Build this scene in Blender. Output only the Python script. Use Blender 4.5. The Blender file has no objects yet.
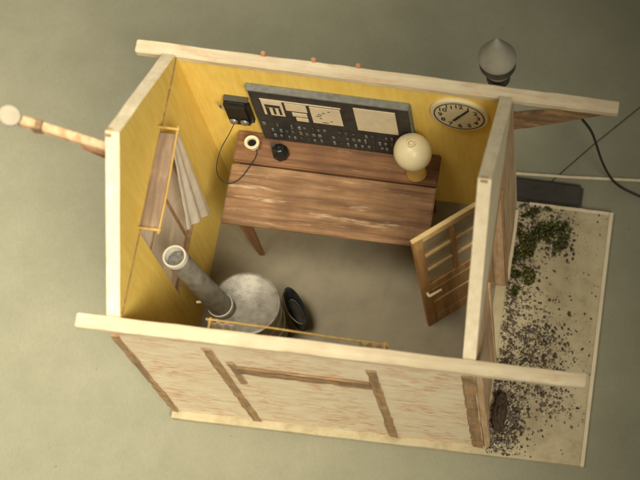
import bpy, bmesh, math, random
from mathutils import Vector, Matrix, Euler, noise
random.seed(11)
S = 0.01                                   # everything below is written in centimetres
scene = bpy.context.scene
col = scene.collection

# ---------------------------------------------------------------- camera, world, lamps, exposure
cam = bpy.data.cameras.new('camera'); cam_o = bpy.data.objects.new('camera', cam); col.objects.link(cam_o)
cam_o.location = (33.033*S, -32.337*S, 116.62*S)
cam_o.rotation_euler = (0.25848, -0.07303, 0.10211)
cam.sensor_fit = 'HORIZONTAL'; cam.sensor_width = 36.0; cam.lens = 36.0*1438.83/640
cam.shift_x = -323.47/640; cam.shift_y = 223.38/640
cam.dof.use_dof = True; cam.dof.focus_distance = 1.15; cam.dof.aperture_fstop = 6.5
cam.clip_start = 0.02; cam.clip_end = 60
scene.camera = cam_o
world = bpy.data.worlds.new('World'); scene.world = world; world.use_nodes = True
bg = world.node_tree.nodes['Background']; bg.inputs[0].default_value = (1.0, 0.93, 0.70, 1); bg.inputs[1].default_value = 0.15
def spot(name, loc, target, power, size_deg, radius, color, blend=1.0):
    l = bpy.data.lights.new(name, 'SPOT'); l.energy = power; l.color = color
    l.spot_size = math.radians(size_deg); l.spot_blend = blend; l.shadow_soft_size = radius*S
    o = bpy.data.objects.new(name, l); col.objects.link(o)
    o.location = Vector(loc)*S
    o.rotation_euler = (Vector(target)-Vector(loc)).to_track_quat('-Z', 'Y').to_euler()
    return o
spot('lamp_left', (-16, -8, 126), (-27, 4, 0), 92, 55, 24, (1.0, 0.89, 0.67))
spot('lamp_right', (48, -66, 104), (-8, 2, 8), 138, 37, 36, (1.0, 0.89, 0.67))
vs = scene.view_settings
vs.view_transform = 'Standard'; vs.look = 'None'; vs.gamma = 1.0; vs.exposure = 0.0; vs.use_curve_mapping = False
scene.render.engine = 'CYCLES'

# ---------------------------------------------------------------- materials
MATS = {}
def new_mat(name):
    m = bpy.data.materials.new(name); m.use_nodes = True; MATS[name] = m
    nt = m.node_tree; b = nt.nodes['Principled BSDF']
    return m, nt, b
def N(nt, t, **kw):
    n = nt.nodes.new(t)
    for k, v in kw.items():
        if hasattr(n, k): setattr(n, k, v)
        else: n.inputs[k].default_value = v
    return n
def coords(nt, scale):
    tc = N(nt, 'ShaderNodeTexCoord'); mp = N(nt, 'ShaderNodeMapping')
    mp.inputs['Scale'].default_value = scale
    nt.links.new(tc.outputs['Object'], mp.inputs['Vector']); return mp.outputs[0]
def ramp(nt, fac, stops):
    r = N(nt, 'ShaderNodeValToRGB'); e = r.color_ramp.elements
    e[0].position, e[0].color = stops[0][0], (*stops[0][1], 1)
    e[1].position, e[1].color = stops[-1][0], (*stops[-1][1], 1)
    for p, c in stops[1:-1]:
        x = e.new(p); x.color = (*c, 1)
    nt.links.new(fac, r.inputs[0]); return r.outputs[0]
def mixc(nt, fac, a, b):
    m = N(nt, 'ShaderNodeMix', data_type='RGBA')
    if isinstance(fac, float): m.inputs[0].default_value = fac
    else: nt.links.new(fac, m.inputs[0])
    for i, v in ((6, a), (7, b)):
        if isinstance(v, tuple): m.inputs[i].default_value = (*v, 1)
        else: nt.links.new(v, m.inputs[i])
    return m.outputs[2]
def bump(nt, b, h, strength, dist):
    n = N(nt, 'ShaderNodeBump'); n.inputs['Strength'].default_value = strength; n.inputs['Distance'].default_value = dist*S
    nt.links.new(h, n.inputs['Height']); nt.links.new(n.outputs[0], b.inputs['Normal'])
def wood(name, dark, mid, light, axis='x', fine=1.0, rough=0.75, streak=None, blot=None):
    """grain stretched along an axis; optional coloured streaks and blotches of worn paint"""
    m, nt, b = new_mat(name)
    sc = {'x': (18, 260, 260), 'y': (260, 18, 260), 'z': (260, 260, 18)}[axis]
    sc = tuple(s*fine for s in sc)
    n1 = N(nt, 'ShaderNodeTexNoise', Scale=1.0, Detail=6.0, Roughness=0.62); nt.links.new(coords(nt, sc), n1.inputs['Vector'])
    c = ramp(nt, n1.outputs[0], [(0.28, dark), (0.5, mid), (0.72, light)])
    n2 = N(nt, 'ShaderNodeTexNoise', Scale=1.0, Detail=4.0); nt.links.new(coords(nt, (45, 45, 45)), n2.inputs['Vector'])
    f2 = ramp(nt, n2.outputs[0], [(0.35, (0, 0, 0)), (0.7, (0.55, 0.55, 0.55))])
    c = mixc(nt, f2, c, dark if blot is None else blot)
    if streak is not None:
        colr, lo, hi, amt, ss = streak
        n3 = N(nt, 'ShaderNodeTexNoise', Scale=1.0, Detail=5.0, Roughness=0.65); nt.links.new(coords(nt, ss), n3.inputs['Vector'])
        f3 = ramp(nt, n3.outputs[0], [(lo, (0, 0, 0)), (hi, (amt, amt, amt))])
        c = mixc(nt, f3, c, colr)
    nt.links.new(c, b.inputs['Base Color']); b.inputs['Roughness'].default_value = rough
    bump(nt, b, n1.outputs[0], 0.5, 0.05)
    return m
def paint(name, colr, var=0.25, rough=0.6, scale=60, bumps=0.25, metal=0.0, spec=0.4, stretch=(1, 1, 1), other=None):
    m, nt, b = new_mat(name)
    n1 = N(nt, 'ShaderNodeTexNoise', Scale=1.0, Detail=6.0, Roughness=0.6)
    nt.links.new(coords(nt, tuple(scale*s for s in stretch)), n1.inputs['Vector'])
    d = tuple(x*(1-var) for x in colr) if other is None else other
    l = tuple(min(1, x*(1+var*0.7)) for x in colr)
    c = ramp(nt, n1.outputs[0], [(0.3, d), (0.52, colr), (0.75, l)])
    nt.links.new(c, b.inputs['Base Color'])
    b.inputs['Roughness'].default_value = rough; b.inputs['Metallic'].default_value = metal
    b.inputs['Specular IOR Level'].default_value = spec
    n2 = N(nt, 'ShaderNodeTexNoise', Scale=1.0, Detail=5.0); nt.links.new(coords(nt, (700, 700, 700)), n2.inputs['Vector'])
    bump(nt, b, n2.outputs[0], bumps, 0.03)
    return m

def backdrop():
    m, nt, b = new_mat('backdrop')
    n1 = N(nt, 'ShaderNodeTexNoise', Scale=1.0, Detail=8.0, Roughness=0.7); nt.links.new(coords(nt, (25, 25, 25)), n1.inputs['Vector'])
    c = ramp(nt, n1.outputs[0], [(0.3, (0.245, 0.245, 0.185)), (0.5, (0.268, 0.268, 0.205)), (0.7, (0.29, 0.29, 0.225))])
    n2 = N(nt, 'ShaderNodeTexNoise', Scale=1.0, Detail=4.0, Roughness=0.8); nt.links.new(coords(nt, (700, 240, 300)), n2.inputs['Vector'])
    f = ramp(nt, n2.outputs[0], [(0.42, (0, 0, 0)), (0.68, (0.32, 0.32, 0.32))])
    c = mixc(nt, f, c, (0.20, 0.20, 0.15))
    n3 = N(nt, 'ShaderNodeTexNoise', Scale=1.0, Detail=1.0); nt.links.new(coords(nt, (260, 260, 260)), n3.inputs['Vector'])
    f = ramp(nt, n3.outputs[0], [(0.80, (0, 0, 0)), (0.83, (0.55, 0.55, 0.55))])
    c = mixc(nt, f, c, (0.10, 0.09, 0.06))
    nt.links.new(c, b.inputs['Base Color']); b.inputs['Roughness'].default_value = 0.95; b.inputs['Specular IOR Level'].default_value = 0.1
    bump(nt, b, n2.outputs[0], 0.5, 0.05)
backdrop()
wood('pale_wood', (0.52, 0.42, 0.29), (0.65, 0.57, 0.42), (0.72, 0.66, 0.51), 'x', rough=0.85, streak=((0.50, 0.27, 0.14), 0.54, 0.74, 0.65, (40, 150, 150)))
wood('pale_wood_y', (0.62, 0.53, 0.37), (0.74, 0.66, 0.50), (0.80, 0.74, 0.59), 'y', rough=0.85, streak=((0.56, 0.36, 0.20), 0.58, 0.78, 0.5, (150, 40, 150)))
def plaster():
    m, nt, b = new_mat('front_plaster')
    n0 = N(nt, 'ShaderNodeTexNoise', Scale=1.0, Detail=6.0, Roughness=0.6); nt.links.new(coords(nt, (30, 30, 120)), n0.inputs['Vector'])
    c = ramp(nt, n0.outputs[0], [(0.3, (0.68, 0.57, 0.40)), (0.5, (0.76, 0.67, 0.50)), (0.7, (0.80, 0.73, 0.57))])
    n1 = N(nt, 'ShaderNodeTexNoise', Scale=1.0, Detail=5.0, Roughness=0.7, Distortion=0.6); nt.links.new(coords(nt, (75, 75, 330)), n1.inputs['Vector'])
    f1 = ramp(nt, n1.outputs[0], [(0.47, (0, 0, 0)), (0.60, (1, 1, 1))])
    n2 = N(nt, 'ShaderNodeTexNoise', Scale=1.0, Detail=3.0); nt.links.new(coords(nt, (26, 26, 26)), n2.inputs['Vector'])
    f2 = ramp(nt, n2.outputs[0], [(0.38, (0.14, 0.14, 0.14)), (0.60, (0.8, 0.8, 0.8))])
    mu = N(nt, 'ShaderNodeMath', operation='MULTIPLY'); nt.links.new(f1, mu.inputs[0]); nt.links.new(f2, mu.inputs[1])
    c = mixc(nt, mu.outputs[0], c, (0.58, 0.27, 0.13))
    nt.links.new(c, b.inputs['Base Color']); b.inputs['Roughness'].default_value = 0.9
    bump(nt, b, n1.outputs[0], 0.5, 0.06)
plaster()
wood('weathered_board', (0.15, 0.10, 0.07), (0.27, 0.19, 0.135), (0.40, 0.30, 0.22), 'y', rough=0.85, streak=((0.50, 0.40, 0.32), 0.55, 0.75, 0.6, (150, 40, 150)))
wood('brown_timber', (0.20, 0.13, 0.075), (0.34, 0.225, 0.125), (0.47, 0.33, 0.19), 'z', rough=0.85, streak=((0.58, 0.30, 0.11), 0.50, 0.72, 0.65, (120, 120, 70)))
wood('brown_timber_x', (0.13, 0.08, 0.045), (0.25, 0.16, 0.085), (0.40, 0.27, 0.15), 'x', rough=0.85, streak=((0.55, 0.33, 0.16), 0.5, 0.70, 0.7, (60, 130, 130)))
wood('orange_wood', (0.42, 0.26, 0.14), (0.60, 0.44, 0.28), (0.70, 0.56, 0.39), 'z', rough=0.85, streak=((0.48, 0.20, 0.08), 0.52, 0.7, 0.7, (120, 120, 40)))
wood('desk_wood', (0.085, 0.042, 0.022), (0.25, 0.138, 0.068), (0.37, 0.23, 0.13), 'x', 0.8, 0.75, streak=((0.55, 0.43, 0.30), 0.57, 0.74, 0.85, (22, 150, 150)))
wood('desk_wood_dark', (0.09, 0.04, 0.02), (0.20, 0.095, 0.042), (0.29, 0.155, 0.08), 'x', 0.8, 0.7, streak=((0.50, 0.38, 0.26), 0.64, 0.80, 0.7, (22, 150, 150)))
wood('leg_wood', (0.12, 0.05, 0.02), (0.24, 0.11, 0.045), (0.33, 0.17, 0.08), 'z', 0.8, 0.55)
wood('door_wood', (0.24, 0.12, 0.045), (0.42, 0.245, 0.10), (0.54, 0.35, 0.16), 'z', 0.9, 0.7)
wood('door_light', (0.48, 0.33, 0.14), (0.64, 0.48, 0.24), (0.72, 0.58, 0.34), 'x', 0.9, 0.7)
wood('rod_wood', (0.36, 0.21, 0.05), (0.48, 0.31, 0.09), (0.58, 0.42, 0.16), 'y', 0.9, 0.6)
def yellow():
    m, nt, b = new_mat('yellow_wall')
    n1 = N(nt, 'ShaderNodeTexNoise', Scale=1.0, Detail=6.0, Roughness=0.6); nt.links.new(coords(nt, (240, 240, 30)), n1.inputs['Vector'])
    c = ramp(nt, n1.outputs[0], [(0.3, (0.80, 0.57, 0.13)), (0.5, (0.85, 0.63, 0.16)), (0.72, (0.88, 0.68, 0.20))])
    n2 = N(nt, 'ShaderNodeTexNoise', Scale=1.0, Detail=5.0, Roughness=0.65); nt.links.new(coords(nt, (42, 42, 30)), n2.inputs['Vector'])
    f = ramp(nt, n2.outputs[0], [(0.48, (0, 0, 0)), (0.72, (0.3, 0.3, 0.3))])
    c = mixc(nt, f, c, (0.68, 0.42, 0.07))
    nt.links.new(c, b.inputs['Base Color']); b.inputs['Roughness'].default_value = 0.8; b.inputs['Specular IOR Level'].default_value = 0.2
    bump(nt, b, n1.outputs[0], 0.35, 0.04)
yellow()
paint('floor_card', (0.25, 0.225, 0.17), 0.16, 0.7, 50, 0.3, spec=0.3)
paint('stove_grey', (0.27, 0.26, 0.235), 0.38, 0.45, 140, 0.4, metal=0.25, spec=0.5)
paint('stove_dark', (0.05, 0.048, 0.042), 0.3, 0.5, 90, 0.3)
paint('pipe_light', (0.50, 0.48, 0.42), 0.15, 0.6, 120, 0.3)
paint('soot', (0.13, 0.125, 0.115), 0.7, 0.9, 320, 0.5)
paint('black_paint', (0.032, 0.035, 0.036), 0.5, 0.45, 150, 0.3)
paint('panel_grey', (0.15, 0.16, 0.16), 0.3, 0.5, 200, 0.3)
paint('black_gloss', (0.012, 0.013, 0.013), 0.4, 0.25, 120, 0.1)
paint('cream', (0.68, 0.61, 0.42), 0.08, 0.45, 70, 0.1)
paint('dull_enamel', (0.37, 0.34, 0.27), 0.12, 0.6, 90, 0.2)
paint('paper', (0.66, 0.58, 0.43), 0.10, 0.9, 120, 0.2, spec=0.1)
paint('print_black', (0.03, 0.028, 0.025), 0.2, 0.8, 90, 0.1)
paint('globe_glass', (0.70, 0.63, 0.42), 0.06, 0.35, 90, 0.05)
paint('lamp_yellow', (0.66, 0.46, 0.14), 0.12, 0.4, 90, 0.1)
paint('bell_grey', (0.29, 0.28, 0.24), 0.18, 0.5, 90, 0.2, spec=0.5)
paint('bell_dark', (0.035, 0.034, 0.034), 0.3, 0.5, 90, 0.2)
paint('metal_dull', (0.30, 0.29, 0.26), 0.25, 0.4, 200, 0.2, metal=0.7)
paint('moss', (0.095, 0.105, 0.03), 0.5, 0.9, 200, 0.5, spec=0.1)
paint('moss_dark', (0.035, 0.05, 0.015), 0.5, 0.9, 200, 0.5, spec=0.1)
paint('moss_light', (0.22, 0.20, 0.06), 0.4, 0.9, 200, 0.5, spec=0.1)
paint('stone_dark', (0.060, 0.052, 0.045), 0.5, 0.8, 250, 0.6)
paint('stone_brown', (0.13, 0.085, 0.05), 0.4, 0.85, 250, 0.6)
paint('stone_mid', (0.20, 0.18, 0.15), 0.4, 0.85, 250, 0.6)
paint('stone_light', (0.55, 0.50, 0.40), 0.25, 0.85, 250, 0.6)
paint('coal', (0.018, 0.018, 0.018), 0.5, 0.4, 250, 0.8)
paint('case_dark', (0.055, 0.050, 0.044), 0.3, 0.45, 90, 0.3)
paint('cable_black', (0.02, 0.02, 0.02), 0.2, 0.5, 90, 0.1)
paint('red_peg', (0.50, 0.27, 0.16), 0.3, 0.8, 120, 0.3)
def sand():
    m, nt, b = new_mat('sand_board')
    n1 = N(nt, 'ShaderNodeTexNoise', Scale=1.0, Detail=7.0, Roughness=0.7); nt.links.new(coords(nt, (70, 70, 70)), n1.inputs['Vector'])
    c = ramp(nt, n1.outputs[0], [(0.3, (0.36, 0.30, 0.19)), (0.5, (0.47, 0.41, 0.275)), (0.75, (0.54, 0.485, 0.345))])
    n2 = N(nt, 'ShaderNodeTexNoise', Scale=1.0, Detail=3.0, Roughness=0.6); nt.links.new(coords(nt, (420, 420, 420)), n2.inputs['Vector'])
    f = ramp(nt, n2.outputs[0], [(0.66, (0, 0, 0)), (0.76, (0.6, 0.6, 0.6))])
    c = mixc(nt, f, c, (0.14, 0.095, 0.055))
    nt.links.new(c, b.inputs['Base Color']); b.inputs['Roughness'].default_value = 0.9
    bump(nt, b, n2.outputs[0], 0.5, 0.06)
sand()
def glass(name, tint, solid):
    """cheap acetate: mostly clear, with a film of dirt on it"""
    m, nt, b = new_mat(name)
    out = nt.nodes['Material Output']
    tr = N(nt, 'ShaderNodeBsdfTransparent'); tr.inputs[0].default_value = (*[0.6+0.4*t for t in tint], 1)
    n1 = N(nt, 'ShaderNodeTexNoise', Scale=1.0, Detail=5.0); nt.links.new(coords(nt, (60, 60, 60)), n1.inputs['Vector'])
    f = ramp(nt, n1.outputs[0], [(0.3, (solid*0.7,)*3), (0.7, (min(1, solid*1.25),)*3)])
    b.inputs['Base Color'].default_value = (*tint, 1); b.inputs['Roughness'].default_value = 0.25
    mx = N(nt, 'ShaderNodeMixShader'); nt.links.new(f, mx.inputs[0])
    nt.links.new(tr.outputs[0], mx.inputs[1]); nt.links.new(b.outputs[0], mx.inputs[2]); nt.links.new(mx.outputs[0], out.inputs[0])
glass('window_film', (0.88, 0.77, 0.67), 0.72)
glass('curtain_lace', (0.88, 0.84, 0.77), 0.56); MATS['curtain_lace'].node_tree.nodes['Principled BSDF'].inputs['Roughness'].default_value = 0.95
glass('door_film', (0.46, 0.38, 0.27), 0.45)

# ---------------------------------------------------------------- mesh helpers
ORIGIN = {}
class MB:
    def __init__(self): self.v = []; self.f = []; self.m = []; self.s = []
    def add(self, vs, fs, mat=0, smooth=False):
        o = len(self.v); self.v += [Vector(x) for x in vs]
        self.f += [[i+o for i in f] for f in fs]; self.m += [mat]*len(fs); self.s += [smooth]*len(fs); return self
    def box(self, x0, x1, y0, y1, z0, z1, mat=0, bev=0.04, cuts=0, wob=0.0, xf=None):
        bm = bmesh.new(); bmesh.ops.create_cube(bm, size=1)
        for v in bm.verts:
            v.co = Vector(((x0+x1)/2+v.co.x*(x1-x0), (y0+y1)/2+v.co.y*(y1-y0), (z0+z1)/2+v.co.z*(z1-z0)))
        if cuts:
            L = [x1-x0, y1-y0, z1-z0]; k = L.index(max(L))
            es = [e for e in bm.edges if abs((e.verts[0].co-e.verts[1].co)[k]) > 1e-6]
            bmesh.ops.subdivide_edges(bm, edges=es, cuts=cuts, use_grid_fill=True)
        if wob:
            sd = random.uniform(0, 100)
            for v in bm.verts: v.co += Vector([noise.noise(v.co*0.9+Vector((sd+7*i, sd, i)))*wob for i in range(3)])
        if bev:
            es = [e for e in bm.edges if e.calc_face_angle(0) > 0.6]
            bmesh.ops.bevel(bm, geom=es, offset=bev, segments=1 if bev < 0.06 else 2, affect='EDGES', clamp_overlap=True)
        if xf is not None: bm.transform(xf)
        return self.from_bm(bm, mat)
    def from_bm(self, bm, mat=0, smooth=False):
        bm.verts.index_update()
        self.add([v.co.copy() for v in bm.verts], [[v.index for v in f.verts] for f in bm.faces], mat, smooth); bm.free(); return self
    def prism(self, poly, axis, a, b, mat=0, inner=None):
        """extrude an outline along an axis from a to b; inner = material slot of the face at b"""
        def P(u, v, w):
            return {'x': (w, u, v), 'y': (u, w, v), 'z': (u, v, w)}[axis]
        n = len(poly); o = len(self.v)
        self.v += [Vector(P(u, v, a)) for u, v in poly] + [Vector(P(u, v, b)) for u, v in poly]
        fs = [list(range(o, o+n)), list(range(o+2*n-1, o+n-1, -1))] + [[o+i, o+(i+1) % n, o+n+(i+1) % n, o+n+i] for i in range(n)]
        self.f += fs; self.m += [mat, mat if inner is None else inner] + [mat]*n; self.s += [False]*len(fs); return self
    def lathe(self, prof, c, seg=28, mat=0, smooth=True, xf=None, cap=True):
        vs = []; fs = []; n = len(prof)
        for i in range(seg):
            a = 2*math.pi*i/seg
            for r, z in prof:
                p = Vector((r*math.cos(a), r*math.sin(a), z))
                if xf is not None: p = xf @ p
                vs.append(Vector(c)+p)
        for i in range(seg):
            j = (i+1) % seg
            for k in range(n-1): fs.append([i*n+k, j*n+k, j*n+k+1, i*n+k+1])
        if cap and prof[0][0] > 1e-6: fs.append([i*n for i in range(seg)][::-1])
        if cap and prof[-1][0] > 1e-6: fs.append([i*n+n-1 for i in range(seg)])
        return self.add(vs, fs, mat, smooth)
    def tube(self, pts, r, seg=10, mat=0, smooth=True):
        pts = [Vector(p) for p in pts]; rr = r if isinstance(r, (list, tuple)) else [r]*len(pts)
        vs = []; fs = []; prev = None
        for i, p in enumerate(pts):
            d = (pts[min(i+1, len(pts)-1)]-pts[max(i-1, 0)]).normalized()
            if prev is None: u = d.orthogonal().normalized()
            else: u = (prev-d*prev.dot(d)).normalized()
            prev = u; w = d.cross(u)
            for k in range(seg):
                a = 2*math.pi*k/seg; vs.append(p+(u*math.cos(a)+w*math.sin(a))*rr[i])
        for i in range(len(pts)-1):
            for k in range(seg):
                fs.append([i*seg+k, i*seg+(k+1) % seg, (i+1)*seg+(k+1) % seg, (i+1)*seg+k])
        fs.append(list(range(seg))[::-1]); fs.append([(len(pts)-1)*seg+k for k in range(seg)])
        return self.add(vs, fs, mat, smooth)
    def build(self, name, mats, parent=None, loc=None):
        if isinstance(mats, str): mats = [mats]
        base = ORIGIN[parent.name] if parent is not None else Vector(loc if loc is not None else (0, 0, 0))
        me = bpy.data.meshes.new(name)
        me.from_pydata([(v-base)*S for v in self.v], [], self.f)
        for m in mats: me.materials.append(MATS[m])
        me.polygons.foreach_set('material_index', self.m); me.polygons.foreach_set('use_smooth', self.s)
        bm = bmesh.new(); bm.from_mesh(me); bmesh.ops.recalc_face_normals(bm, faces=bm.faces); bm.to_mesh(me); bm.free()
        me.update()
        o = bpy.data.objects.new(name, me); col.objects.link(o)
        if any(self.s):
            try: me.set_sharp_from_angle(angle=math.radians(42))
            except Exception: pass
        if parent is not None: o.parent = parent
        else: o.location = base*S
        ORIGIN[o.name] = base
        return o
def tag(o, label, cat=None, group=None, kind=None):
    o['label'] = label
    if cat: o['category'] = cat
    if group: o['group'] = group
    if kind: o['kind'] = kind
    return o
def thing(name, loc, label, cat, group=None):
    o = bpy.data.objects.new(name, None); col.objects.link(o); o.location = Vector(loc)*S; o.empty_display_size = 0.01
    ORIGIN[o.name] = Vector(loc); return tag(o, label, cat, group)
def curve(pts, n=8):
    """Catmull-Rom through the points"""
    P = [Vector(p) for p in pts]; P = [2*P[0]-P[1]]+P+[2*P[-1]-P[-2]]; out = []
    for i in range(1, len(P)-2):
        for k in range(n):
            t = k/n; a, b, c, d = P[i-1:i+3]
            out.append(0.5*((2*b)+(c-a)*t+(2*a-5*b+4*c-d)*t*t+(3*b-a-3*c+d)*t**3))
    out.append(P[-2]); return out

W, D, H, T, RZ = 24.0, 20.7, 19.5, 0.9, 27.2
YM = D/2
# ---------------------------------------------------------------- the setting: the surface the model stands on
o = MB().add([(-400, -400, -.6), (400, -400, -.6), (400, 400, -.6), (-400, 400, -.6)], [[0, 1, 2, 3]]).build('tabletop', 'backdrop')
o['kind'] = 'structure'; o['label'] = 'plain grey green surface under and around the model hut'

# ---------------------------------------------------------------- the hut
hut = thing('model_hut', (12, 10, -.6), 'roofless yellow model hut with pale beams standing on a cream base board', 'model hut')
MB().box(-.95, 33.4, -1.56, 21.62, -.598, 0, bev=.05, cuts=16, wob=.05).build('base_board', 'sand_board', hut)
for q in ((33.08, 33.43, -1.58, 21.64), (26.0, 33.07, 21.36, 21.65)):
    MB().box(*q, -.58, .09, bev=.04, cuts=10, wob=.03).build('board_edge', 'pale_wood_y', hut)
MB().box(.0, W, .0, D, .004, .07, bev=0).build('floor', 'floor_card', hut)
# front and back walls, with the yellow paint on the inside only
def wall_y(name, y0, y1, inner_is_y1, outer):
    b = MB(); x0, x1, z0, z1 = -T, W+T, 0.0, 18.93
    b.prism([(x0, z0), (x1, z0), (x1, z1), (x0, z1)], 'y', y0 if inner_is_y1 else y1, y1 if inner_is_y1 else y0, 0, 1)
    return b.build(name, [outer, 'yellow_wall'], hut)
front = wall_y('front_wall', -T, 0, True, 'front_plaster')
back = wall_y('back_wall', D, D+T, False, 'pale_wood')
# left wall with the window opening: bars round the hole
WY0, WY1, WZ0, WZ1 = 6.6, 14.7, 7.3, 19.0
b = MB()
ys = [0.003, WY0, WY1, D-.003]; zs = [0, WZ0, WZ1, 19.42]
vs = []; fs = []; ms = []
for xx in (-T, 0):
    for z in zs:
        for y in ys: vs.append((xx, y, z))
def vi(s, j, i): return s*16+j*4+i
for j in range(3):
    for i in range(3):
        if (i, j) == (1, 1): continue
        for s in (0, 1): fs.append([vi(s, j, i), vi(s, j, i+1), vi(s, j+1, i+1), vi(s, j+1, i)]); ms.append(s)
for i in range(3):
    for j in (0, 3): fs.append([vi(0, j, i), vi(0, j, i+1), vi(1, j, i+1), vi(1, j, i)]); ms.append(0)
    for k in (0, 3): fs.append([vi(0, i, k), vi(0, i+1, k), vi(1, i+1, k), vi(1, i, k)]); ms.append(0)
for a, c in (((1, 1), (1, 2)), ((1, 2), (2, 2)), ((2, 2), (2, 1)), ((2, 1), (1, 1))):
    fs.append([vi(0, *a), vi(0, *c), vi(1, *c), vi(1, *a)]); ms.append(2)
b.add(vs, fs); b.m = ms
left = b.build('side_wall', ['pale_wood_y', 'yellow_wall', 'brown_timber'], hut)
b = MB().prism([(0.003, 0), (6.7, 0), (6.7, 17.9), (13.6, 17.9), (13.6, 0), (D-.003, 0), (D-.003, 19.42), (0.003, 19.42)], 'x', W+T, W, 0, 1)
right = b.build('side_wall', ['orange_wood', 'yellow_wall'], hut)
tag(right, 'orange brown wall with the doorway')
# gables: thin triangular panels, pale sawn edge on top
def gable(x_out, x_in):
    b = MB(); n = 10; pts = [(.06, 19.46)]
    for i in range(n+1): pts.append((.06+(YM-.06)*i/n + 0, 19.75+(RZ-19.75)*i/n+random.uniform(-.04, .04)))
    for i in range(1, n+1): pts.append((YM+(YM-.06)*i/n, RZ-(RZ-19.75)*i/n+random.uniform(-.04, .04)))
    pts.append((D-.06, 19.46))
    b.prism(pts, 'x', x_out, x_in, 0, 1)
    return b.build('gable_panel', ['pale_wood_y', 'yellow_wall'], hut)
gable(-T-.01, .01); gable(W+T+.01, W-.01)
for x0, x1 in ((-.05, .07), (W-.07, W+.05)):
    MB().box(x0, x1, .1, D-.1, 19.40, 19.52, bev=.02, cuts=12, wob=.04).build('joint_strip', 'brown_timber_x', hut)
# eave beams, long enough to carry the roof past the walls
for y0, y1 in ((-.98, .05), (D-.05, D+.98)):
    MB().box(-3.0, 32.8, y0, y1, 18.94, 19.56, bev=.07, cuts=30, wob=.05).build('eave_beam', 'pale_wood', hut)
for k, x in enumerate((6.3, 10.0, 13.3)):
    MB().box(x-.17, x+.17, D+.86, D+1.12, 19.3, 19.95, bev=.06).build('roof_peg', 'red_peg', hut)
# knee braces under the right ends of the beams
for y in (D+.45,):
    xf = None
    b = MB(); b.prism([(24.92, 14.3), (24.92, 16.6), (30.6, 18.93), (32.0, 18.93), (31.9, 18.45), (26.2, 14.9)], 'y', y-.16, y+.16)
    b.build('knee_brace', 'brown_timber_x', hut)
# half timbering on the front
def post(x0, x1, z0, z1, lean=0.0, mat='brown_timber', pr=.14):
    b = MB(); b.box(x0, x1, -T-pr, -T-.002, z0, z1, bev=.04, cuts=22, wob=.11)
    for v in b.v:
        v.x += lean*(z1-v.z)/(z1-z0); v.y = min(v.y, -T-.001) if v.y > -T-.03 else min(v.y, -T-.06)
    return b.build('timber', mat, front)
post(-.86, -.30, .05, 18.6, -.02); post(5.4, 6.1, .05, 17.9, .35); post(17.05, 17.75, .05, 17.3, .05); post(24.0, 24.86, .05, 18.7, 0)
post(7.2, 17.0, 13.1, 14.5, 0, 'brown_timber_x', .20); post(6.65, 7.18, 10.4, 15.3, .1)
# outer trim of the right wall: door posts and a kick board
MB().box(W+T+.003, W+T+.16, 13.65, 14.1, .01, 18.0, bev=.03, cuts=6, wob=.06).build('door_post', 'brown_timber', hut)
MB().box(W+T+.003, W+T+.16, 6.2, 6.65, .01, 18.0, bev=.03, cuts=6, wob=.06).build('door_post', 'orange_wood', hut)
MB().box(W+T+.003, W+T+.30, 14.12, 20.6, .01, .55, bev=.04, cuts=6, wob=.06).build('kick_board', 'pale_wood_y', hut)
MB().box(W+.05, W+T+.05, 6.75, 13.55, .005, .12, bev=.03).build('threshold', 'sand_board', hut)
# corner post at the front right
MB().box(W+T+.02, W+T+.5, -.85, -.3, .01, 18.6, bev=.05, cuts=8, wob=.1).build('corner_post', 'orange_wood', hut)
# left window: frame, bars, two columns of panes, outer sill
win = MB()
fx0, fx1 = -.55, -.30
for y0, y1, z0, z1 in ((WY0+.005, WY0+.35, WZ0, WZ1), (WY1-.35, WY1-.005, WZ0, WZ1), (WY0+.36, WY1-.36, WZ0+.005, WZ0+.35), (WY0+.36, WY1-.36, WZ1-.35, WZ1-.005)):
    win.box(fx0, fx1, y0, y1, z0, z1, bev=.03)
win = win.build('window', 'brown_timber', hut)
ym = 11.6
MB().box(fx0, fx1-.003, ym-.15, ym+.15, WZ0+.36, WZ1-.36, bev=.03).build('mullion', 'brown_timber', win)
MB().box(fx0+.003, fx1-.006, WY0+.36, ym-.155, 15.1, 15.35, bev=.03).build('glazing_bar', 'brown_timber', win)
MB().box(fx0+.003, fx1-.006, ym+.155, WY1-.36, 15.1, 15.35, bev=.03).build('glazing_bar', 'brown_timber', win)
for y0, y1 in ((WY0+.36, ym-.16), (ym+.16, WY1-.36)):
    for z0, z1 in ((WZ0+.36, 15.09), (15.36, WZ1-.36)):
        MB().box(-.44, -.40, y0, y1, z0, z1, bev=0).build('pane', 'window_film', win)
MB().box(-1.7, -.56, WY0-.2, WY1+.2, WZ0-.3, WZ0-.01, bev=.04).build('sill', 'pale_wood_y', win)

# door, hinged on the back jamb and swung into the room
hx, hy = 23.85, 13.45
fx, fy = 18.85, 9.15
ang = math.atan2(fy-hy, fx-hx); L = math.hypot(fx-hx, fy-hy); DH = 17.4
XF = Matrix.Translation((hx, hy, .1)) @ Matrix.Rotation(ang, 4, 'Z')      # local x runs from hinge to free edge
def dbox(b, x0, x1, z0, z1, y0=-.16, y1=.16, mat=0, bev=.03): return b.box(x0, x1, y0, y1, z0, z1, mat, bev, xf=XF)
def dpart(name, mat, parent, *a, **k): return dbox(MB(), *a, **k).build(name, mat, parent)
door = MB(); dbox(door, .02, .70, 0, DH); dbox(door, L-.85, L, 0, DH)
dbox(door, .71, L-.86, 0, 1.5); dbox(door, .71, L-.86, 7.3, 8.4); door = door.build('door', 'door_wood', hut)
dpart('top_rail', 'door_light', door, .71, L-.86, DH-.7, DH)
dpart('edge_strip', 'door_light', door, .02, L, DH+.002, DH+.14, -.17, .17)
pw0, pw1 = .71, L-.86; pc = (pw0+pw1)/2
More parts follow.
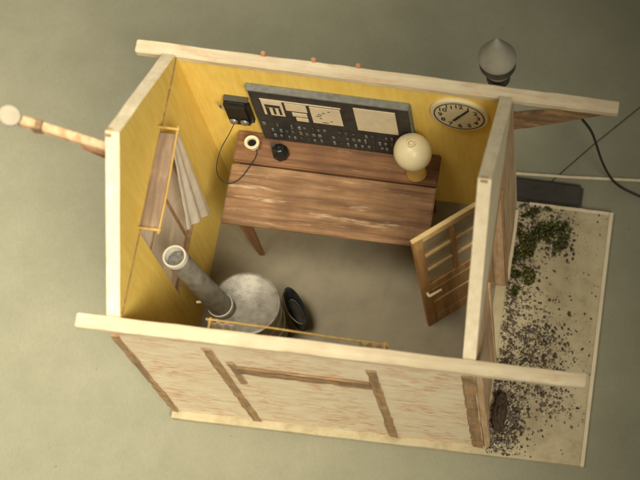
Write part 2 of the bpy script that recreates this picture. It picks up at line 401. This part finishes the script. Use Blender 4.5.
dpart('muntin', 'door_wood', door, pc-.22, pc+.22, 8.41, DH-.71, -.12, .12)
rows = [8.41, 11.15, 13.9, DH-.71]
for r in rows[1:3]:
    for a, c in ((pw0, pc-.23), (pc+.23, pw1)): dpart('muntin', 'door_light', door, a, c, r-.2, r+.2, -.13, .13)
for i in range(3):
    for a, c in ((pw0, pc-.23), (pc+.23, pw1)):
        dpart('pane', 'door_film', door, a, c, rows[i]+(.21 if i else .01), rows[i+1]-(.21 if i < 2 else .01), -.02, .02, bev=0)
dpart('panel', 'door_wood', door, .72, L-.87, 1.51, 7.29, -.07, .07)
dpart('panel_moulding', 'door_light', door, .73, L-.88, 4.2, 4.55, -.12, .12)
dpart('panel_moulding', 'door_light', door, .73, L-.88, 6.9, 7.25, -.13, .13)
h = MB()
for s in (-1, 1):
    h.tube([XF @ Vector((L-.42, s*.16, 7.2)), XF @ Vector((L-.42, s*.55, 7.2))], .13, 8)
    h.tube([XF @ Vector((L-.42, s*.5, 7.2)), XF @ Vector((L-1.55, s*.52, 7.15))], [.13, .10], 8)
h.build('handle', 'cream', door)

# ---------------------------------------------------------------- desk
desk = thing('desk', (10.7, 16.5, .07), 'long brown wooden desk with worn top against the yellow back wall', 'desk')
DZ = 8.92
MB().box(2.5, 18.95, 12.55, 17.72, DZ-.42, DZ, bev=.08, cuts=8, wob=.07).build('desktop', 'desk_wood', desk)
MB().box(2.55, 18.95, 17.90, D-.05, DZ-.38, DZ+.06, bev=.10, cuts=8, wob=.05).build('back_board', 'desk_wood_dark', desk)
MB().box(3.0, 18.4, 17.2, 18.4, DZ-.9, DZ-.48, bev=.04).build('cross_rail', 'leg_wood', desk)
for x in (4.0, 17.9):
    for y, y2 in ((13.25, 13.7), (19.9, 19.6)):
        b = MB(); b.box(-.5, .5, -.28, .28, 0, 1, bev=.04)
        for v in b.v:
            k = .42+.58*v.z
            v.x = x+v.x*k; v.y = (y2+(y-y2)*v.z)+v.y*k; v.z = .075+v.z*(DZ-.52)
        b.build('leg', 'leg_wood', desk)
    MB().box(x-.2, x+.2, 13.6, 19.6, DZ-1.4, DZ-.92, bev=.03).build('side_rail', 'leg_wood', desk)

# ---------------------------------------------------------------- block apparatus standing on the desk
ax0, ax1, ay0, ay1, az0, az1 = 4.75, 16.95, 20.0, 20.68, DZ+.08, 16.75
app = thing('signal_apparatus', (10.8, 20.2, az0), 'long black panel with cream cards standing at the back of the desk', 'control panel')
MB().box(ax0, ax1, ay0+.15, ay1, az0, az1, bev=.05).build('case', 'black_paint', app)
MB().box(ax0-.08, ax1+.08, ay0+.06, ay1+.005, az1+.003, az1+.2, bev=.04).build('top_ledge', 'panel_grey', app)
MB().box(ax1+.003, ax1+.16, ay0+.1, ay1, az0, az1, bev=.03).build('end_trim', 'panel_grey', app)
fy0 = ay0+.15
def plate(name, x0, x1, z0, z1, mat, par, y=fy0, th=.05): return MB().box(x0, x1, y-th, y-.002, z0, z1, bev=.01).build(name, mat, par)
sheet = plate('paper_sheet', 12.7, 15.9, 12.6, 16.1, 'paper', app)
# cream cards with their printed marks
c1 = plate('card', 5.55, 7.15, 13.3, 15.5, 'paper', app)
plate('printed_mark', 5.75, 6.95, 14.55, 14.95, 'print_black', c1, fy0-.052, .012)
plate('printed_mark', 5.75, 6.05, 13.3, 14.5, 'print_black', c1, fy0-.052, .012)
plate('printed_mark', 6.3, 6.5, 13.5, 14.5, 'print_black', c1, fy0-.052, .012)
plate('printed_mark', 6.75, 6.95, 13.5, 14.5, 'print_black', c1, fy0-.052, .012)
c2 = plate('card', 7.35, 9.0, 14.35, 15.45, 'paper', app); plate('card', 7.75, 8.9, 13.55, 14.1, 'paper', app); plate('card', 7.95, 8.9, 12.85, 13.35, 'paper', app)
c3 = plate('card', 9.25, 11.6, 12.9, 15.4, 'paper', app)
for i in range(7):
    x = 9.5+random.uniform(0, 1.5); z = 13.1+i*.3
    plate('printed_mark', x, x+random.uniform(.15, .5), z, z+.1, 'print_black', c3, fy0-.052, .012)
plate('card', 5.5, 11.7, 15.58, 15.72, 'paper', app)
# two rows of little keys and levers along the lower part
for r, z in enumerate((9.9, 10.8, 11.7)):
    for i in range(22):
        x = 5.25+i*.53+random.uniform(-.09, .09)
        if random.random() < .2: continue
        MB().box(x-random.uniform(.06, .15), x+random.uniform(.06, .15), fy0-random.uniform(.05, .14), fy0-.003, z-random.uniform(.12, .28), z+random.uniform(.1, .3), bev=.03).build('key', random.choice(['panel_grey', 'panel_grey', 'stove_dark', 'stove_dark', 'soot']), app)

# ---------------------------------------------------------------- wall telephone
ph = thing('wall_telephone', (3.35, D, 11), 'small black wall telephone box with two bells beside the long panel', 'telephone')
MB().box(2.45, 4.45, 19.75, D-.004, 11.4, 14.5, bev=.28).build('case', 'black_gloss', ph)
MB().box(2.5, 4.4, 20.2, D-.01, 14.502, 14.6, bev=.03).build('top_board', 'stove_dark', ph)
rx = Matrix.Rotation(math.pi/2, 3, 'X')
for x in (3.0, 3.85):
    MB().lathe([(.0, 0), (.12, 0), (.3, .05), (.34, .12), (.25, .26), (.1, .34), (0, .35)], (x, 19.748, 12.35), 16, xf=rx).build('bell', 'metal_dull', ph)
MB().tube([(2.46, 20.1, 13.4), (2.15, 20.1, 13.5), (2.1, 20.1, 13.9)], .1, 8).build('hook', 'metal_dull', ph)

# receiver lying on the desk with its cord
zd = DZ+.07
rc = thing('telephone_receiver', (3.95, 19.35, zd), 'round cream ear piece with a dark hole standing on the desk corner', 'receiver')
MB().lathe([(0, .0), (.42, .0), (.46, .1), (.40, .4), (.58, .55), (.61, .7), (.54, .78), (.38, .72), (.34, .5), (0, .48)], (3.95, 19.35, zd), 24).build('ear_cup', 'cream', rc)
MB().lathe([(0, .485), (.33, .49), (.33, .53), (0, .54)], (3.95, 19.35, zd), 18).build('hole', 'black_gloss', rc)
MB().tube(curve([(2.9, 20.3, 11.45), (2.3, 19.7, 10.3), (1.55, 18.6, 9.3), (1.35, 17.3, 8.9), (1.8, 16.2, 9.15), (2.6, 15.8, 9.06), (3.4, 16.4, 9.0), (4.05, 17.7, 9.03), (4.35, 18.6, 9.06), (4.25, 19.15, 9.10)]), .035, 7).build('cord', 'cable_black', rc)
# ink well
ik = thing('ink_well', (6.25, 18.95, zd), 'squat black ink well on the desk in front of the panel', 'ink well')
MB().lathe([(0, 0), (.62, 0), (.70, .12), (.66, .55), (.42, .82), (.34, .9), (.34, 1.05), (.40, 1.1), (.28, 1.14), (.2, 1.0), (0, .98)], (6.25, 18.95, zd), 8, smooth=False).build('body', 'black_gloss', ik)
MB().box(5.5, 5.9, 19.15, 19.5, zd, zd+.8, bev=.06).build('pen_cup', 'stove_dark', ik)

# ---------------------------------------------------------------- oil lamp on the desk
lx, ly = 17.2, 18.75
zl = DZ+.07
ol = thing('oil_lamp', (lx, ly, zl), 'round cream globe lamp on a yellow foot on the desk', 'lamp')
MB().lathe([(0, 0), (.78, 0), (.84, .12), (.78, .35), (.72, 1.5), (.70, 1.9), (.55, 2.0), (.5, 2.4), (0, 2.4)], (lx, ly, zl), 28).build('foot', 'lamp_yellow', ol)
prof = [(.45, 2.32)]
for i in range(1, 20):
    a = math.pi*(.06+.88*i/19); prof.append((1.50*math.sin(a), 3.72-1.48*math.cos(a)))
prof += [(.27, 5.17), (.25, 5.0), (0, 4.98)]
gl = MB().lathe(prof, (lx, ly, zl), 36).build('globe', 'globe_glass', ol)
MB().lathe([(.24, 4.99), (.33, 5.17), (.33, 5.32), (.24, 5.32), (.22, 5.0)], (lx, ly, zl), 20, cap=False).build('chimney_rim', 'globe_glass', gl)

# ---------------------------------------------------------------- wall clock
cx, cz = 20.82, 16.4
ck = thing('wall_clock', (cx, D, cz), 'round cream wall clock with black ring of hour marks on yellow wall', 'clock')
MB().lathe([(0, 0.004), (2.25, 0.004), (2.28, .12), (2.2, .3), (2.05, .32), (0, .30)], (cx, D, cz), 48, xf=rx).build('dial', 'cream', ck)
MB().lathe([(1.86, .30), (1.86, .335), (1.96, .335), (1.96, .30)], (cx, D, cz), 48, xf=rx, cap=False).build('dial_ring', 'print_black', ck)
for i in range(12):
    a = math.pi/2-i*math.pi/6
    fc = bpy.data.curves.new('hour_numeral', 'FONT'); fc.body = str(i or 12); fc.size = .72*S; fc.align_x = 'CENTER'; fc.align_y = 'CENTER'; fc.extrude = .006*S; fc.offset = .012*S
    to = bpy.data.objects.new('tmp_text', fc); col.objects.link(to)
    me = bpy.data.meshes.new_from_object(to.evaluated_get(bpy.context.evaluated_depsgraph_get())); bpy.data.objects.remove(to)
    me.name = 'hour_numeral'; me.materials.clear(); me.materials.append(MATS['print_black'])
    me.transform(Matrix.Translation(Vector((1.46*math.cos(a), -.325, 1.46*math.sin(a)))*S) @ Matrix.Rotation(math.pi/2, 4, 'X'))
    no = bpy.data.objects.new('hour_numeral', me); col.objects.link(no); no.parent = ck
for ln, wd, a, y in ((1.35, .085, math.radians(57), D-.37), (.9, .10, math.radians(237), D-.35)):
    mt = Matrix.Translation((cx, y, cz)) @ Matrix.Rotation(-(a-math.pi/2), 4, 'Y')
    MB().box(-wd, wd, -.012, .012, -.1, ln, bev=0, xf=mt).build('hand', 'print_black', ck)

# ---------------------------------------------------------------- stove
sx, sy = 5.1, 6.75
st = thing('stove', (sx, sy, .07), 'grey round iron stove with a tall pipe beside the left wall', 'stove')
b = MB().lathe([(0, .9), (2.3, .9), (2.45, 1.0), (2.45, 1.5), (2.38, 1.6), (2.38, 5.7), (2.52, 5.8), (2.52, 6.2), (2.44, 6.3), (2.44, 6.45), (0, 6.45)], (sx, sy, 0), 44)
body = b.build('drum', 'stove_grey', st)
MB().lathe([(0, 6.452), (2.6, 6.452), (2.7, 6.55), (2.67, 6.72), (2.52, 6.78), (2.4, 6.70), (0, 6.70)], (sx, sy, 0), 44).build('top_plate', 'stove_grey', body)
for z in (2.6, 4.4):
    MB().lathe([(2.37, z), (2.46, z+.05), (2.46, z+.25), (2.37, z+.3)], (sx, sy, 0), 44, cap=False).build('hoop', 'pipe_light', body)
for k in range(3):
    a = 2*math.pi*k/3+.5
    MB().tube([(sx+1.9*math.cos(a), sy+1.9*math.sin(a), 1.0), (sx+2.1*math.cos(a), sy+2.1*math.sin(a), .08)], [.28, .18], 8).build('leg', 'stove_dark', st)
p0, p1 = Vector((3.45, 6.15, 6.2)), Vector((2.05, 6.0, 17.0))
R_ = 0.92
b = MB().tube([p0, p0.lerp(p1, .25), p0.lerp(p1, .5), p0.lerp(p1, .75), p1], [.96, .92, .88, .86, .85], 28)
b.f.pop(); b.m.pop(); b.s.pop()                      # open at the top
pipe = b.build('pipe', 'stove_grey', st)
dq = (p1-p0).to_track_quat('Z', 'Y').to_matrix()
MB().lathe([(.70, -1.6), (.72, -.1), (.74, .1), (.86, .12), (.89, -.25), (.85, -.28)], p1, 28, xf=dq, cap=False).build('rim', 'pipe_light', pipe)
MB().lathe([(0, -.45), (.4, -.4), (.72, -.52), (.72, -.7), (0, -.7)], p1, 24, xf=dq).build('soot_plug', 'soot', pipe)
MB().lathe([(.9, 0), (1.03, .05), (1.03, .35), (.9, .4)], p0.lerp(p1, .08), 28, xf=dq, cap=False).build('collar', 'pipe_light', pipe)
q = p0.lerp(p1, .22)
MB().tube([q+Vector((-.85, -.3, 0)), q+Vector((-1.35, -.45, .1))], .11, 8).build('damper_handle', 'cream', pipe)
MB().box(sx-.7, sx+.7, sy+2.34, sy+2.55, 2.2, 4.0, bev=.05).build('fire_door', 'stove_dark', body)

# coal scuttle: an oval pail with one long side against the stove
bx, by = 7.9, 8.35
cb = thing('coal_scuttle', (bx, by, .07), 'narrow black coal scuttle with wire handle standing against the grey stove', 'coal scuttle')
ta = math.radians(122); tv = Vector((math.cos(ta), math.sin(ta), 0)); nv_ = Vector((math.cos(ta-math.pi/2), math.sin(ta-math.pi/2), 0))
def oval(prof, name, mat, par, seg=36):
    b = MB().lathe(prof, (0, 0, 0), seg)
    for v in b.v:
        u, w, z = v.x*1.5, v.y*.58, v.z
        v.xyz = Vector((bx, by, z))+tv*u+nv_*(w+.09*(z-.07)) + Vector((0, 0, .10*u*(z-.07)/2.6))
    return b.build(name, mat, par)
oval([(0, .075), (.80, .075), (.88, .2), (1.12, 2.5), (1.20, 2.58), (1.18, 2.68), (1.06, 2.55), (.90, 1.2), (0, 1.1)], 'pail', 'black_paint', cb)
oval([(0, 1.6), (.40, 1.5), (.72, 1.35), (.86, 1.15)], 'ash', 'stone_dark', cb)
hp = []
for i in range(17):
    t = math.pi*i/16
    hp.append(Vector((bx, by, 2.6+.5*math.sin(t)))+tv*(-1.66*math.cos(t))-nv_*(.75*math.sin(t)-.2))
MB().tube(hp, .06, 7).build('handle', 'metal_dull', cb)

# ---------------------------------------------------------------- curtain rods and curtains
r1 = thing('curtain_rod', (0, 10.5, 20.0), 'thin yellow curtain rod across the top of the left window', 'curtain rod', 'curtain rods')
MB().tube([(1.45, 6.5, 19.75), (1.48, 9, 19.8), (1.45, 12, 19.95), (1.45, 14.75, 20.2)], .075, 8).build('rod', 'rod_wood', r1)
for y, z in ((6.75, 19.85), (14.5, 20.25)):
    MB().box(-.02+.035, 1.62, y-.08, y+.08, z-.09, z+.09, bev=.03).build('bracket', 'rod_wood', r1)
MB().box(.02, 1.36, 6.86, 14.38, 19.56, 19.66, bev=.02, cuts=10, wob=.05).build('pelmet_board', 'weathered_board', r1)
r2 = thing('curtain_rod', (12, 0, 17.5), 'thin yellow curtain rod along the inside of the front wall', 'curtain rod', 'curtain rods')
MB().tube([(5.4, 1.2, 18.05), (10, 1.22, 17.75), (14, 1.2, 17.4), (18.4, 1.2, 17.2)], .08, 8).build('rod', 'rod_wood', r2)
for x, z in ((5.7, 18.0), (18.1, 17.2)):
    MB().box(x-.08, x+.08, .003, 1.35, z-.09, z+.09, bev=.03).build('bracket', 'rod_wood', r2)
def curtain(name, top, bottom, folds, amp, nrm, label, mat='curtain_lace'):
    """cloth between a top edge and a bottom edge (two points each), with folds along nrm"""
    nu, nv = 40, 22; vs = []; fs = []; sd = random.uniform(0, 9)
    for j in range(nv+1):
        v = j/nv
        for i in range(nu+1):
            u = i/nu
            p = Vector(top[0]).lerp(Vector(top[1]), u).lerp(Vector(bottom[0]).lerp(Vector(bottom[1]), u), v)
            a = amp*(.35+.65*v)
            p += Vector(nrm)*(a*math.sin(u*folds*2*math.pi+.6*math.sin(3*v+sd))+.05*noise.noise(Vector((u*6, v*5, sd))))
            vs.append(p)
    n = len(vs); th = Vector(nrm)*.03
    vs += [p-th for p in vs]
    for j in range(nv):
        for i in range(nu):
            a = j*(nu+1)+i; q = [a, a+1, a+nu+2, a+nu+1]; fs.append(q); fs.append([x+n for x in q[::-1]])
    rim = [i for i in range(nu+1)]+[j*(nu+1)+nu for j in range(1, nv+1)]+[nv*(nu+1)+i for i in range(nu-1, -1, -1)]+[j*(nu+1) for j in range(nv-1, 0, -1)]
    for k in range(len(rim)):
        a, c = rim[k], rim[(k+1) % len(rim)]; fs.append([a, c, c+n, a+n])
    return tag(MB().add(vs, fs, 0, True).build(name, mat), label, 'curtain', 'curtains')
curtain('curtain', [(1.2, 13.3, 19.5), (1.2, 14.9, 19.5)], [(.85, 10.5, 11.4), (.85, 14.4, 6.2)], 2.6, .10, (1, 0, 0), 'pale lace curtain hanging at the back end of the left window')
curtain('curtain', [(5.5, 1.1, 17.9), (7.3, 1.1, 17.8)], [(5.5, .7, 8), (7.0, .7, 8)], 3, .22, (0, 1, 0), 'pale curtain bunched on the front rod beside the stove')
curtain('curtain', [(16.2, 1.1, 17.3), (18.3, 1.1, 17.15)], [(16.5, .7, 8), (18.3, .7, 8)], 3, .22, (0, 1, 0), 'pale curtain bunched at the right end of the front rod')

# ---------------------------------------------------------------- station bell on the back beam
ex, ey, ez = 23.55, D+2.15, 18.6
be = thing('signal_bell', (ex, ey, ez), 'grey pointed signal bell with dark band behind the back beam', 'bell')
MB().box(ex-.5, ex+.5, D+1.0, ey+.7, ez-.35, ez, bev=.05).build('bracket', 'brown_timber_x', be)
MB().lathe([(0, .002), (.9, .002), (.9, .25), (.78, .3), (.78, 1.0), (0, 1.0)], (ex, ey, ez), 24).build('stem', 'bell_dark', be)
MB().lathe([(0, .9), (.85, .95), (1.05, 1.2), (1.18, 1.6), (1.24, 1.9), (0, 1.9)], (ex, ey, ez), 32).build('bowl', 'bell_grey', be)
MB().lathe([(1.0, 1.85), (1.33, 1.9), (1.36, 2.0), (1.36, 2.75), (1.0, 2.78)], (ex, ey, ez), 32, cap=False).build('band', 'bell_dark', be)
MB().lathe([(0, 2.76), (1.38, 2.76), (1.42, 2.84), (1.41, 2.95), (1.22, 3.3), (.92, 3.9), (.57, 4.55), (.24, 5.15), (.09, 5.42), (0, 5.48)], (ex, ey, ez), 36).build('cap', 'bell_grey', be)

# ---------------------------------------------------------------- bracket lamp on the left gable
bl = thing('bracket_lamp', (-.92, YM, 24.5), 'pale round lamp on a brown wooden arm jutting from the left gable', 'lamp')
a0, a1 = Vector((-.92, YM, 24.35)), Vector((-6.6, YM, 27.1))
q4 = (a1-a0).to_track_quat('X', 'Z').to_matrix().to_4x4(); Ln = (a1-a0).length
MB().box(0, Ln, -.30, .30, -.32, .32, bev=.06, cuts=10, wob=.04, xf=Matrix.Translation(a0) @ q4).build('arm', 'orange_wood', bl)
MB().prism([(-.92, 22.9), (-.92, 24.0), (-3.1, 24.95)], 'y', YM-.42, YM-.10).build('gusset', 'leg_wood', bl)
MB().box(-5.9, -5.2, YM-.36, YM+.36, 26.2, 27.0, bev=.05).build('clamp', 'brown_timber_x', bl)
dl = Matrix.Rotation(math.radians(26), 3, 'Y') @ Matrix.Rotation(math.radians(14), 3, 'X')
MB().lathe([(0, -.25), (.62, -.2), (.72, -.05), (.72, .1), (.64, .2), (0, .26)], (-7.05, YM, 27.7), 32, xf=dl).build('lamp_head', 'dull_enamel', bl)
MB().box(-.97, -.50, YM-.32, YM+.32, RZ-.34, RZ-.06, bev=.05).build('ridge_plug', 'brown_timber', hut)
MB().box(W+.15, W+.7, YM-.22, YM+.22, RZ-.30, RZ-.05, bev=.05).build('ridge_plug', 'brown_timber', hut)

# ---------------------------------------------------------------- behind the base: dark case, stick, cable, wire
cs = thing('dark_case', (27.3, 22.95, -.6), 'dark rounded case lying behind the base board', 'case')
MB().box(24.3, 30.55, 21.75, 24.0, -.598, .0, bev=.26).build('box', 'case_dark', cs)
tag(MB().tube([(22, 24.32, -.48), (29, 24.75, -.48), (45, 26.1, -.46)], .135, 8).build('stick', 'pale_wood_y'), 'thin pale stick lying along the back of the dark case', 'stick')
tag(MB().tube(curve([(30.15, D+.3, 17.35), (31.0, 21.9, 13.5), (31.95, 22.9, 7.0), (32.9, 23.9, 2.0), (33.9, 24.2, -.1), (35.4, 23.8, -.42), (37.5, 23.2, -.44), (44, 22.2, -.44)], 8), .11, 8).build('cable', 'cable_black'), 'dark cable drooping from the brace of the back beam', 'cable')
tag(MB().tube([(27.6, 24.1, -.55), (31, 28.3, -.55), (45, 44.2, -.55)], .04, 6).build('wire', 'cable_black'), 'thin straight dark wire running away behind the dark case', 'wire')

# ---------------------------------------------------------------- gravel, moss and a rock on the yard side of the base
ICO = bmesh.new(); bmesh.ops.create_icosphere(ICO, subdivisions=1, radius=1); ICO.verts.index_update()
IV = [v.co.copy() for v in ICO.verts]; IF = [[v.index for v in f.verts] for f in ICO.faces]; ICO.free()
def grain(b, p, s, mat):
    r = Euler((random.uniform(0, 6), random.uniform(0, 6), random.uniform(0, 6))).to_matrix()
    sc = Vector((random.uniform(.7, 1.3), random.uniform(.7, 1.2), random.uniform(.5, .9)))
    b.add([Vector(p)+r @ Vector((v.x*sc.x, v.y*sc.y, v.z*sc.z))*s*random.uniform(.82, 1.15) for v in IV], IF, mat)
def dens(x, y):
    d = x-25.0
    n = noise.noise(Vector((x*.42, y*.42, 3.1)))*.5+.5
    n2 = noise.noise(Vector((x*1.1, y*1.1, 8.1)))*.5+.5
    base = math.exp(-(d/2.2)**2)*.85
    base += .85*math.exp(-((x-28.6)/2.4)**2-((y-8.2)/2.4)**2)
    base += .8*math.exp(-((x-29.9)/1.5)**2-((y-4.2)/1.5)**2)
    base += 1.6*math.exp(-((x-26.4)/1.0)**2-((y-1.2)/2.0)**2)
    base += .5*math.exp(-((x-29.0)/1.3)**2-((y-18.8)/1.6)**2)
    edge = 1/(1+math.exp((x-31.0)*1.6))
    return (base*(.12+2.4*n*n2)*(.15+.85*edge)+.010)
g = MB(); cnt = 0
while cnt < 6800:
    x = random.uniform(25.0, 33.0); y = random.uniform(-1.4, 21.4)
    if x < 25.08+.15*noise.noise(Vector((y*1.3, 2, 5))) or random.random() > dens(x, y): continue
    s = random.choice([.035, .045, .055, .07, .09, .13])*random.uniform(.8, 1.25)
    if random.random() < .05: s *= 1.6
    grain(g, (x, y, s*.35), s, random.choices([0, 1, 2, 3], [2.6, 3.2, 3, 2.4])[0]); cnt += 1
o = g.build('gravel', ['stone_dark', 'stone_brown', 'stone_mid', 'stone_light']); tag(o, 'loose dark and pale gravel scattered over the base beside the doorway', 'gravel', kind='stuff')
g = MB()
def moss_at(cx, cy, rx_, ry_, n, hgt):
    for i in range(n):
        a = random.uniform(0, 6.283); r = math.sqrt(random.random())
        x, y = cx+rx_*r*math.cos(a), cy+ry_*r*math.sin(a)
        if x < 25.15 or y > 21.5: continue
        if noise.noise(Vector((x*.9, y*.9, 1.7))) < -.10+r*.30: continue
        z = max(.0, hgt*(1-r*r)*random.random()); s = random.uniform(.06, .15)
        e = Euler((random.uniform(-1, 1), random.uniform(-1, 1), random.uniform(0, 6))).to_matrix()
        g.add([Vector((x, y, z+.03))+e @ Vector(v)*s for v in ((-.5, -.9, 0), (.5, -.9, 0), (.75, .1, .25), (0, 1.1, .45), (-.75, .1, .25))], [[0, 1, 2, 3, 4]], random.choices([0, 1, 2, 3], [3.2, 4, 1.6, 1.4])[0])
moss_at(27.0, 19.3, 3.0, 2.3, 2600, .5); moss_at(26.0, 15.6, 1.6, 3.0, 3400, .5); moss_at(28.6, 18.0, 1.8, 1.3, 350, .3)
o = g.build('moss', ['moss', 'moss_dark', 'moss_light', 'stone_brown']); tag(o, 'green moss growing on the base board beside the hut wall', 'moss', kind='stuff')
bm = bmesh.new(); bmesh.ops.create_icosphere(bm, subdivisions=4, radius=1)
for v in bm.verts:
    d = 1+.28*noise.noise(v.co*1.6)+.14*noise.noise(v.co*4.2)+.06*noise.noise(v.co*11)
    v.co = Vector((25.95+v.co.x*d*.62, 2.1+v.co.y*d*1.55, .55+v.co.z*d*.75))
paint('rock_dark', (0.065, 0.045, 0.032), 0.5, 0.8, 180, 0.8)
tag(MB().from_bm(bm, 0).build('rock', 'rock_dark', loc=(25.95, 2.1, 0)), 'dark brown rock on the gravel under the front beam end', 'rock')
